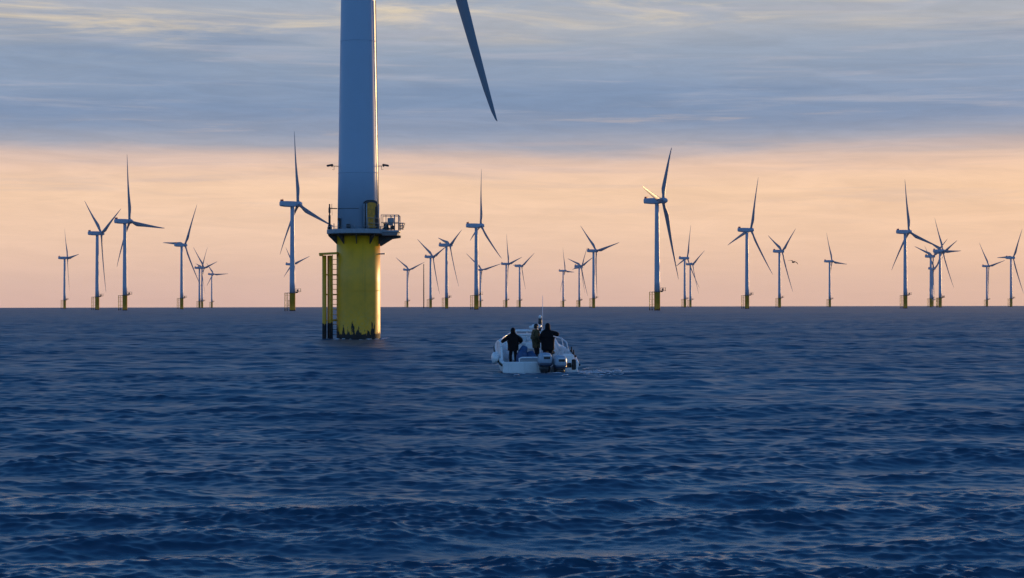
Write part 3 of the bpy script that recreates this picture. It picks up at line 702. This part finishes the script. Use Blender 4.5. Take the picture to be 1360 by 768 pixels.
def person(loc, rz, label, pose, jacket, trousers, headgear, H=1.0, hood=False, cap=False, head_turn=0.0, W=1.0, group='people aboard the motorboat'):
    root = empty('person', loc, rz); root.scale = (H, H, H)
    tag(root, label, 'person', group)
    J = {}
    P = pose
    lean = P.get('lean', 0.0)
    def up(x, y, z): return (x, y+lean*(z-.95), z)          # +Y is where the person faces
    J['pelvis'] = (up(0, 0, .98), (.15, .12)); J['waist'] = (up(0, 0, 1.14), (.14, .105)); J['chest'] = (up(0, 0, 1.34), (.165, .12))
    J['neck0'] = (up(0, .01, 1.50), (.07, .07)); J['neck1'] = (up(0, .03, 1.57), (.055, .058)); J['head0'] = (up(0, .045, 1.65), (.072, .085)); J['head1'] = (up(0, .04, 1.74), (.078, .092)); J['head2'] = (up(0, .03, 1.79), (.05, .06))
    E = [('pelvis', 'waist'), ('waist', 'chest'), ('chest', 'neck0'), ('neck0', 'neck1'), ('neck1', 'head0'), ('head0', 'head1'), ('head1', 'head2')]
    hands = []
    for s, sd in ((-1, 'l'), (1, 'r')):
        el, wr = P[sd+'_elbow'], P[sd+'_wrist']
        J[sd+'sh'] = (up(s*.185, 0, 1.44), .068); J[sd+'el'] = (el, .045); J[sd+'wr'] = (wr, .03)
        d = (Vector(wr)-Vector(el)).normalized(); J[sd+'pm'] = (tuple(Vector(wr)+d*.08), (.038, .02))
        hands.append((Vector(wr)+d*.07, d, s))
        E += [('chest', sd+'sh'), (sd+'sh', sd+'el'), (sd+'el', sd+'wr'), (sd+'wr', sd+'pm')]
        fx = P.get('stance', .12)
        J[sd+'hip'] = ((s*.095, 0, .90), .10); J[sd+'kn'] = ((s*fx, .05, .50), .062); J[sd+'an'] = ((s*fx*1.05, -.02, .10), .042); J[sd+'ft'] = ((s*fx*1.1, .16, .035), (.045, .03))
        E += [('pelvis', sd+'hip'), (sd+'hip', sd+'kn'), (sd+'kn', sd+'an'), (sd+'an', sd+'ft')]
    body = skin_mesh(J, E, 'pelvis')
    ex = MB()
    for p, d, s in hands:
        side = d.cross(Vector((0, 0, 1)))
        side = side.normalized() if side.length > .1 else Vector((1, 0, 0))
        dn = d.cross(side).normalized()
        if dn.z > 0: dn = -dn
        for k, L in enumerate((.075, .085, .08, .062)):
            b0 = p+side*(-.027+.018*k); a = b0+d*L*.55; t2 = a+(d*.5+dn*.8)*L*.55
            ex.tube([b0, a, t2], [.0095, .0088, .007], 6)
        b0 = p-d*.05+side*.03*-s; ex.tube([b0, b0+(d*.5-side*s*.8)*.04, b0+(d*.9-side*s*.5)*.075], [.011, .010, .008], 6)
    # face: nose, eyes, mouth, ears on the head
    hc = Vector(up(0, .045, 1.69))
    ht_ = Matrix.Translation(hc) @ Matrix.Rotation(head_turn, 4, 'Z')
    f = MB(); f.add([(0, .085, .03), (-.016, .085, -.02), (.016, .085, -.02), (0, .118, -.018)], [(0, 3, 1), (0, 2, 3), (1, 3, 2), (0, 1, 2)])
    for s in (-1, 1): f.ball((s*.03, .083, .025), .011, 8, 6); f.ball((s*.082, .0, .0), (.012, .022, .034), 8, 6)
    f.tube([(-.024, .084, -.05), (0, .09, -.052), (.024, .084, -.05)], .006, 6)
    f.v = [tuple(ht_ @ Vector(v)) for v in f.v]
    ex.v, o_ = ex.v+f.v, len(ex.v); ex.f += [tuple(i+o_ for i in q) for q in f.f]; ex.sm += f.sm
    body = add_to(body, ex); body.materials.append(M['skin'])
    link('body', body, None, root)
    # jacket with collar or hood
    K = {k: J[k] for k in ('pelvis', 'waist', 'chest', 'neck0', 'lsh', 'rsh', 'lel', 'rel')}
    K['hem'] = (up(0, 0, P.get('hem', .80)), (.24*W, .18)); K['pelvis'] = (K['pelvis'][0], (.24*W, .185)); K['waist'] = (K['waist'][0], (.235*W, .18)); K['chest'] = (K['chest'][0], (.255*W, .19)); K['neck0'] = (K['neck0'][0], .125)
    K['col'] = (up(0, .02, 1.56), .085)
    E2 = [('hem', 'pelvis'), ('pelvis', 'waist'), ('waist', 'chest'), ('chest', 'neck0'), ('neck0', 'col')]
    for sd in 'lr':
        K[sd+'sh'] = (K[sd+'sh'][0], .135); K[sd+'el'] = (K[sd+'el'][0], .105)
        e, w = Vector(J[sd+'el'][0]), Vector(J[sd+'wr'][0]); K[sd+'cu'] = (tuple(e.lerp(w, .93)), .07)
        E2 += [('chest', sd+'sh'), (sd+'sh', sd+'el'), (sd+'el', sd+'cu')]
    jk = skin_mesh(K, E2, 'pelvis', name='jacket'); link('jacket', jk, jacket, root)
    T_ = {'waist': (up(0, 0, 1.0), (.165, .13)), 'crotch': ((0, 0, .86), (.15, .12))}; E3 = [('waist', 'crotch')]
    for sd in 'lr':
        h, k_, a = J[sd+'hip'][0], J[sd+'kn'][0], J[sd+'an'][0]
        T_[sd+'h'] = ((h[0], h[1], .80), .115); T_[sd+'k'] = (k_, .082); T_[sd+'a'] = ((a[0], a[1], .12), .07)
        E3 += [('crotch', sd+'h'), (sd+'h', sd+'k'), (sd+'k', sd+'a')]
    link('trousers', skin_mesh(T_, E3, 'crotch', name='trousers'), trousers, root)
    bt = MB()
    for sd in 'lr':
        a = J[sd+'an'][0]; bt.ball((a[0], a[1]+.06, .055), (.058, .145, .055), 12, 8); bt.tube([(a[0], a[1], .05), (a[0], a[1], .2)], .06, 10)
    bt.build('boots', M['rubber'], root)
    hg = MB()
    if hood:
        rings = []
        for z, rx, ry, yo in ((-.16, .13, .12, -.01), (-.08, .112, .115, -.02), (.0, .112, .125, -.02), (.07, .105, .12, -.02), (.12, .08, .09, -.02), (.15, .035, .04, -.02), (.157, .005, .006, -.02)):
            rings.append([(rx*math.cos(2*PI*k/18), yo+ry*math.sin(2*PI*k/18)-(0 if math.sin(2*PI*k/18) < .75 else .03), z) for k in range(18)])
        hg.loft(rings); nm = 'hood'
    else:
        rings = []
        for z, rx, ry, yo in ((-.07, .075, .06, -.05), (.0, .092, .085, -.03), (.05, .094, .105, -.008), (.09, .08, .095, -.008), (.125, .04, .05, -.01), (.132, .004, .005, -.01)):
            rings.append([(rx*math.cos(2*PI*k/18), yo+ry*math.sin(2*PI*k/18), z) for k in range(18)])
        hg.loft(rings); nm = 'hair'
        if cap: hg.ball((0, .12, .045), (.075, .075, .012), 14, 6); nm = 'cap'
    hg.v = [tuple(ht_ @ Vector(v)) for v in hg.v]
    hg.build(nm, headgear, root)
    return root

def onboat(x, y, z=.24):
    p = Matrix.Rotation(BYAW, 4, 'Z') @ Vector((x, y, z)); return (BX+p.x, BY+p.y, z+y*math.sin(R(1.6)))
# person at port side, back to the camera, hands out on the side rails
person(onboat(-1.06, 1.25), BYAW+R(0), 'person in a dark hooded jacket standing at the port side, arms out on the gunwale',
       dict(l_elbow=(-.43, -.02, 1.24), l_wrist=(-.56, .20, 1.12), r_elbow=(.42, .0, 1.22), r_wrist=(.36, .24, 1.10), stance=.12, lean=.04, hem=.72), M['black'], M['navy'], M['black'], .93, hood=True, W=1.2)
person(onboat(.10, 2.0, .26), BYAW+R(-82), 'person in a khaki camouflage jacket standing in the middle, turned to the right',
       dict(l_elbow=(-.24, .05, 1.16), l_wrist=(-.16, .26, 1.02), r_elbow=(.26, -.02, 1.14), r_wrist=(.18, .24, .98), stance=.11, lean=-.05, hem=.72), M['camo'], M['navy'], M['hair'], 1.01, cap=False, W=1.2)
person(onboat(.51, 1.25), BYAW+R(-6), 'person in a bulky black coat standing behind the engines, right elbow raised to the side',
       dict(l_elbow=(-.30, .08, 1.18), l_wrist=(-.20, .30, 1.06), r_elbow=(.44, .06, 1.34), r_wrist=(.40, .32, 1.36), stance=.14, lean=.03, hem=.62), M['black'], M['navy'], M['black'], 1.04, hood=True, W=1.3)

# ------------------------------------------------------------------ bird
bd = MB(); rings = []
for y, r, z in ((-.36, .01, 0), (-.26, .05, 0), (-.1, .09, 0), (.08, .10, .01), (.22, .06, .03), (.32, .045, .05), (.40, .03, .05), (.46, .008, .04)):
    rings.append([(r*math.cos(2*PI*k/10), y, z+r*.85*math.sin(2*PI*k/10)) for k in range(10)])
bd.loft(rings)
for s in (-1, 1):
    wr = []
    for q, ch, z, yo in ((.05, .26, .03, .0), (.25, .25, .10, .03), (.42, .20, .08, .0), (.56, .12, .02, -.07), (.64, .02, -.02, -.14)):
        wr.append([(s*q, yo+ch/2*math.cos(2*PI*k/8), z+.012*math.sin(2*PI*k/8)) for k in range(8)])
    bd.loft(wr)
bird = bd.build('bird', M['bird'])
bird.location = ((1054-680)/2500*205, 205, 3+(404.6-348.4)/2500*205); bird.rotation_euler = (R(8), R(20), R(-35))
tag(bird, 'small dark bird flying with spread wings beside a far turbine', 'bird')

# ------------------------------------------------------------------ foam in the wake
def foam():
    mb = MB(); r = random.Random(5)
    m, t, b = base_mat('sea_foam'); b.inputs['Base Color'].default_value = (.62, .66, .70, 1); b.inputs['Roughness'].default_value = .8
    spots = []
    for _ in range(240):                      # starboard wash
        d = r.random()**1.5; spots.append((BX+1.7+d*2.4+r.gauss(0, .25), BY-.6+r.gauss(0, 1.6)+d*1.0, .022+.05*r.random()**2))
    for _ in range(120): spots.append((BX+r.uniform(-1.9, 1.9), BY-.25-abs(r.gauss(0, .6)), .02+.06*r.random()**2))
    for _ in range(46): spots.append((BX+r.gauss(2.0, 3.0), BY-2.5+r.gauss(0, 2.2), .02+.05*r.random()))
    for _ in range(80):
        a = r.uniform(0, 2*PI); spots.append((NX+(2.0+abs(r.gauss(0, .35)))*math.cos(a), NY+(2.0+abs(r.gauss(0, .35)))*math.sin(a),   .06+.12*r.random()**2))
    for x, y, s in spots:
        z = wave_at(x, y); n = 7; el = r.uniform(1.2, 2.6); ring = []
        for k in range(n):
            a = 2*PI*k/n; q = s*r.uniform(.6, 1.15); ring.append((x+q*el*math.cos(a), y+q*math.sin(a), z+.005))
        top = [(x+(p[0]-x)*.6, y+(p[1]-y)*.6, z+.012+s*.22) for p in ring]
        mb.loft([ring, top], smooth=True)
    return tag(mb.build('foam', m), 'white flecks of foam beside the boat and the foundation', None, None, 'stuff')
foam()

# ------------------------------------------------------------------ haze
HAZE = 2.3e-5
hz = MB().box((0, 4450, 58.5), (9600, 9200, 135))
ho = hz.build('haze', None)
m = bpy.data.materials.new('haze_air'); m.use_nodes = True; nt = m.node_tree; nt.nodes.clear()
out = nt.nodes.new('ShaderNodeOutputMaterial'); pv = nt.nodes.new('ShaderNodeVolumePrincipled')
pv.inputs['Color'].default_value = (.93, .90, .90, 1); pv.inputs['Density'].default_value = HAZE; pv.inputs['Anisotropy'].default_value = 0.0
nt.links.new(pv.outputs[0], out.inputs['Volume']); ho.data.materials.append(m)
tag(ho, 'thin evening haze over the sea', None, None, 'stuff')

# ------------------------------------------------------------------ world: evening sky with streaked clouds
w = bpy.data.worlds.new('World'); scn.world = w; w.use_nodes = True
t = NT(w.node_tree); w.node_tree.nodes.clear()
tc = t.n('ShaderNodeTexCoord'); nv = t.n('ShaderNodeVectorMath', operation='NORMALIZE'); t.put(nv.inputs[0], tc.outputs['Generated'])
o = t.xyz(nv.outputs[0])
el = t.math('MULTIPLY', t.math('ARCSINE', o[2]), 180/PI)
az = t.math('MULTIPLY', t.math('ARCTAN2', o[0], o[1]), 180/PI)
def streak(fa, fe, off, detail=6, rough=.6, dist=.4):
    return t.noise(t.comb(t.math('ADD', t.math('MULTIPLY', az, fa), off), t.math('ADD', t.math('MULTIPLY', el, fe), t.math('MULTIPLY', az, fa*.12)), off*.37), 1.0, detail, rough, dist)
nA = streak(.055, .75, 3.1); nB = streak(.10, 1.7, 11.7); nC = streak(.045, .55, 23.0); nD = streak(.16, 3.0, 31.0); nE = streak(.13, 1.15, 47.3, 8, .62, .8); nF = streak(.30, 2.4, 71.0, 8, .68, .6)
wob = t.math('MULTIPLY', t.math('SUBTRACT', nA, .5), t.sstep(el, 1.0, 5.5, .3, 1.35))
e2 = t.math('ADD', el, wob)
g = lambda *c: s2l(*c)
front = t.ramp(t.math('DIVIDE', e2, 90.0, clamp=True), [(p/90, c) for p, c in (
    (0, g(230, 190, 174)), (.7, g(235, 196, 176)), (2.0, g(247, 208, 180)), (3.6, g(252, 212, 179)), (4.3, g(240, 204, 182)), (4.68, g(214, 191, 183)), (4.95, g(162, 168, 185)),
    (5.7, g(136, 154, 184)), (6.4, g(139, 158, 187)), (7.6, g(150, 165, 187)), (8.6, g(178, 181, 189)), (9.5, g(160, 174, 194)), (10.6, g(122, 162, 204)), (13, g(90, 152, 208)), (18, g(62, 132, 198)), (28, g(42, 104, 174)), (45, g(28, 68, 126)), (90, g(24, 54, 100)))])
# grey-mauve bands low in the peach part, darker blue bars and cream breaks in the cloud deck
band = t.math('MULTIPLY', t.sstep(nB, .50, .70), t.math('MULTIPLY', t.sstep(el, 1.5, 4.0), t.sstep(el, 5.4, 4.8)))
front = t.mix(t.math('MULTIPLY', band, .38), front, g(200, 182, 182))
blue = t.math('MULTIPLY', t.sstep(nC, .50, .68), t.math('MULTIPLY', t.sstep(el, 5.0, 5.6), t.sstep(el, 9.2, 8.0)))
front = t.mix(t.math('MULTIPLY', blue, .6), front, g(122, 146, 180))
fine = t.math('MULTIPLY', t.sstep(nD, .48, .72), t.math('MULTIPLY', t.sstep(el, 5.2, 6.0), t.sstep(el, 14, 10)))
front = t.mix(t.math('MULTIPLY', fine, .42), front, g(186, 186, 198))
cream = t.math('MULTIPLY', t.sstep(nE, .44, .66), t.sstep(t.math('ADD', el, t.math('MULTIPLY', nA, 2.4)), 8.9, 10.3))
cream = t.math('MULTIPLY', cream, t.sstep(el, 13, 10))
front = t.mix(t.math('MULTIPLY', t.math('MULTIPLY', cream, t.sstep(az, 16, -14, .62, 1.0)), .88), front, g(238, 218, 186))
warm2 = t.math('MULTIPLY', t.sstep(nB, .57, .70), t.math('MULTIPLY', t.sstep(el, 4.9, 5.3), t.sstep(el, 6.2, 5.6)))
front = t.mix(t.math('MULTIPLY', warm2, .40), front, g(222, 198, 182))
orange = t.math('MULTIPLY', t.sstep(az, -8, 38), t.sstep(el, 6.0, 3.5))
front = t.mix(t.math('MULTIPLY', orange, .38), front, g(254, 200, 146))
mott = t.sstep(nF, .25, .75, .92, 1.06)
front = t.mix(t.sstep(el, .5, 3.0, .35, 1.0), front, t.mix(1.0, front, t.comb(mott, mott, mott), 'MULTIPLY'))
back = t.ramp(t.math('DIVIDE', el, 90.0, clamp=True), [(0, g(140, 190, 240)), (.06, g(134, 190, 247)), (.2, g(116, 176, 245)), (.42, g(78, 130, 202)), (.6, g(34, 74, 132)), (1, g(24, 54, 100))])
backf = t.sstep(t.math('ABSOLUTE', t.math('SUBTRACT', az, 15)), 42, 85)
backf = t.math('MAXIMUM', backf, t.sstep(el, 30, 60))
sky = t.mix(backf, front, back)
nish = t.n('ShaderNodeTexSky', sky_type='NISHITA'); nish.sun_disc = False
nish.sun_elevation = R(SUN_EL); nish.sun_rotation = R(SUN_AZ); nish.altitude = 3; nish.air_density = 1.0; nish.dust_density = 1.5
b1 = t.n('ShaderNodeBackground'); t.put(b1.inputs[0], nish.outputs[0]); b1.inputs[1].default_value = .05
b2 = t.n('ShaderNodeBackground'); t.put(b2.inputs[0], sky); b2.inputs[1].default_value = 1.0
mx = t.n('ShaderNodeMixShader'); mx.inputs[0].default_value = .95
t.L.new(b1.outputs[0], mx.inputs[1]); t.L.new(b2.outputs[0], mx.inputs[2])
wo = t.n('ShaderNodeOutputWorld'); t.L.new(mx.outputs[0], wo.inputs[0])

# ------------------------------------------------------------------ sun
sd = bpy.data.lights.new('sun', 'SUN'); sd.energy = 4.0; sd.angle = R(.5); sd.color = (1.0, .60, .26)
so = bpy.data.objects.new('sun', sd); C.objects.link(so)
sv = Vector((math.sin(R(SUN_AZ))*math.cos(R(SUN_EL)), math.cos(R(SUN_AZ))*math.cos(R(SUN_EL)), math.sin(R(SUN_EL))))
so.rotation_euler = sv.to_track_quat('Z', 'Y').to_euler(); so.location = (60, 100, 40)

# ------------------------------------------------------------------ camera
cam = bpy.data.cameras.new('camera'); co = bpy.data.objects.new('camera', cam); C.objects.link(co)
cam.sensor_width = 36; cam.lens = 2500/1360*36; cam.clip_end = 30000; cam.clip_start = .2
co.matrix_world = Matrix.Translation((0, 0, EYE)) @ Matrix.Rotation(R(90)+math.atan(21.3/2500), 4, 'X') @ Matrix.Rotation(R(-.105), 4, 'Z')
scn.camera = co
scn.view_settings.view_transform = 'Standard'; scn.view_settings.look = 'None'
scn.view_settings.exposure = 0; scn.view_settings.gamma = 1; scn.view_settings.use_curve_mapping = False
scn.cycles.use_denoising = True; scn.cycles.denoising_prefilter = 'NONE'; scn.cycles.use_adaptive_sampling = False
scn.cycles.max_bounces = 5; scn.cycles.diffuse_bounces = 2; scn.cycles.glossy_bounces = 2; scn.cycles.volume_bounces = 1
scn.cycles.sample_clamp_indirect = 4; scn.cycles.caustics_reflective = False; scn.cycles.caustics_refractive = False
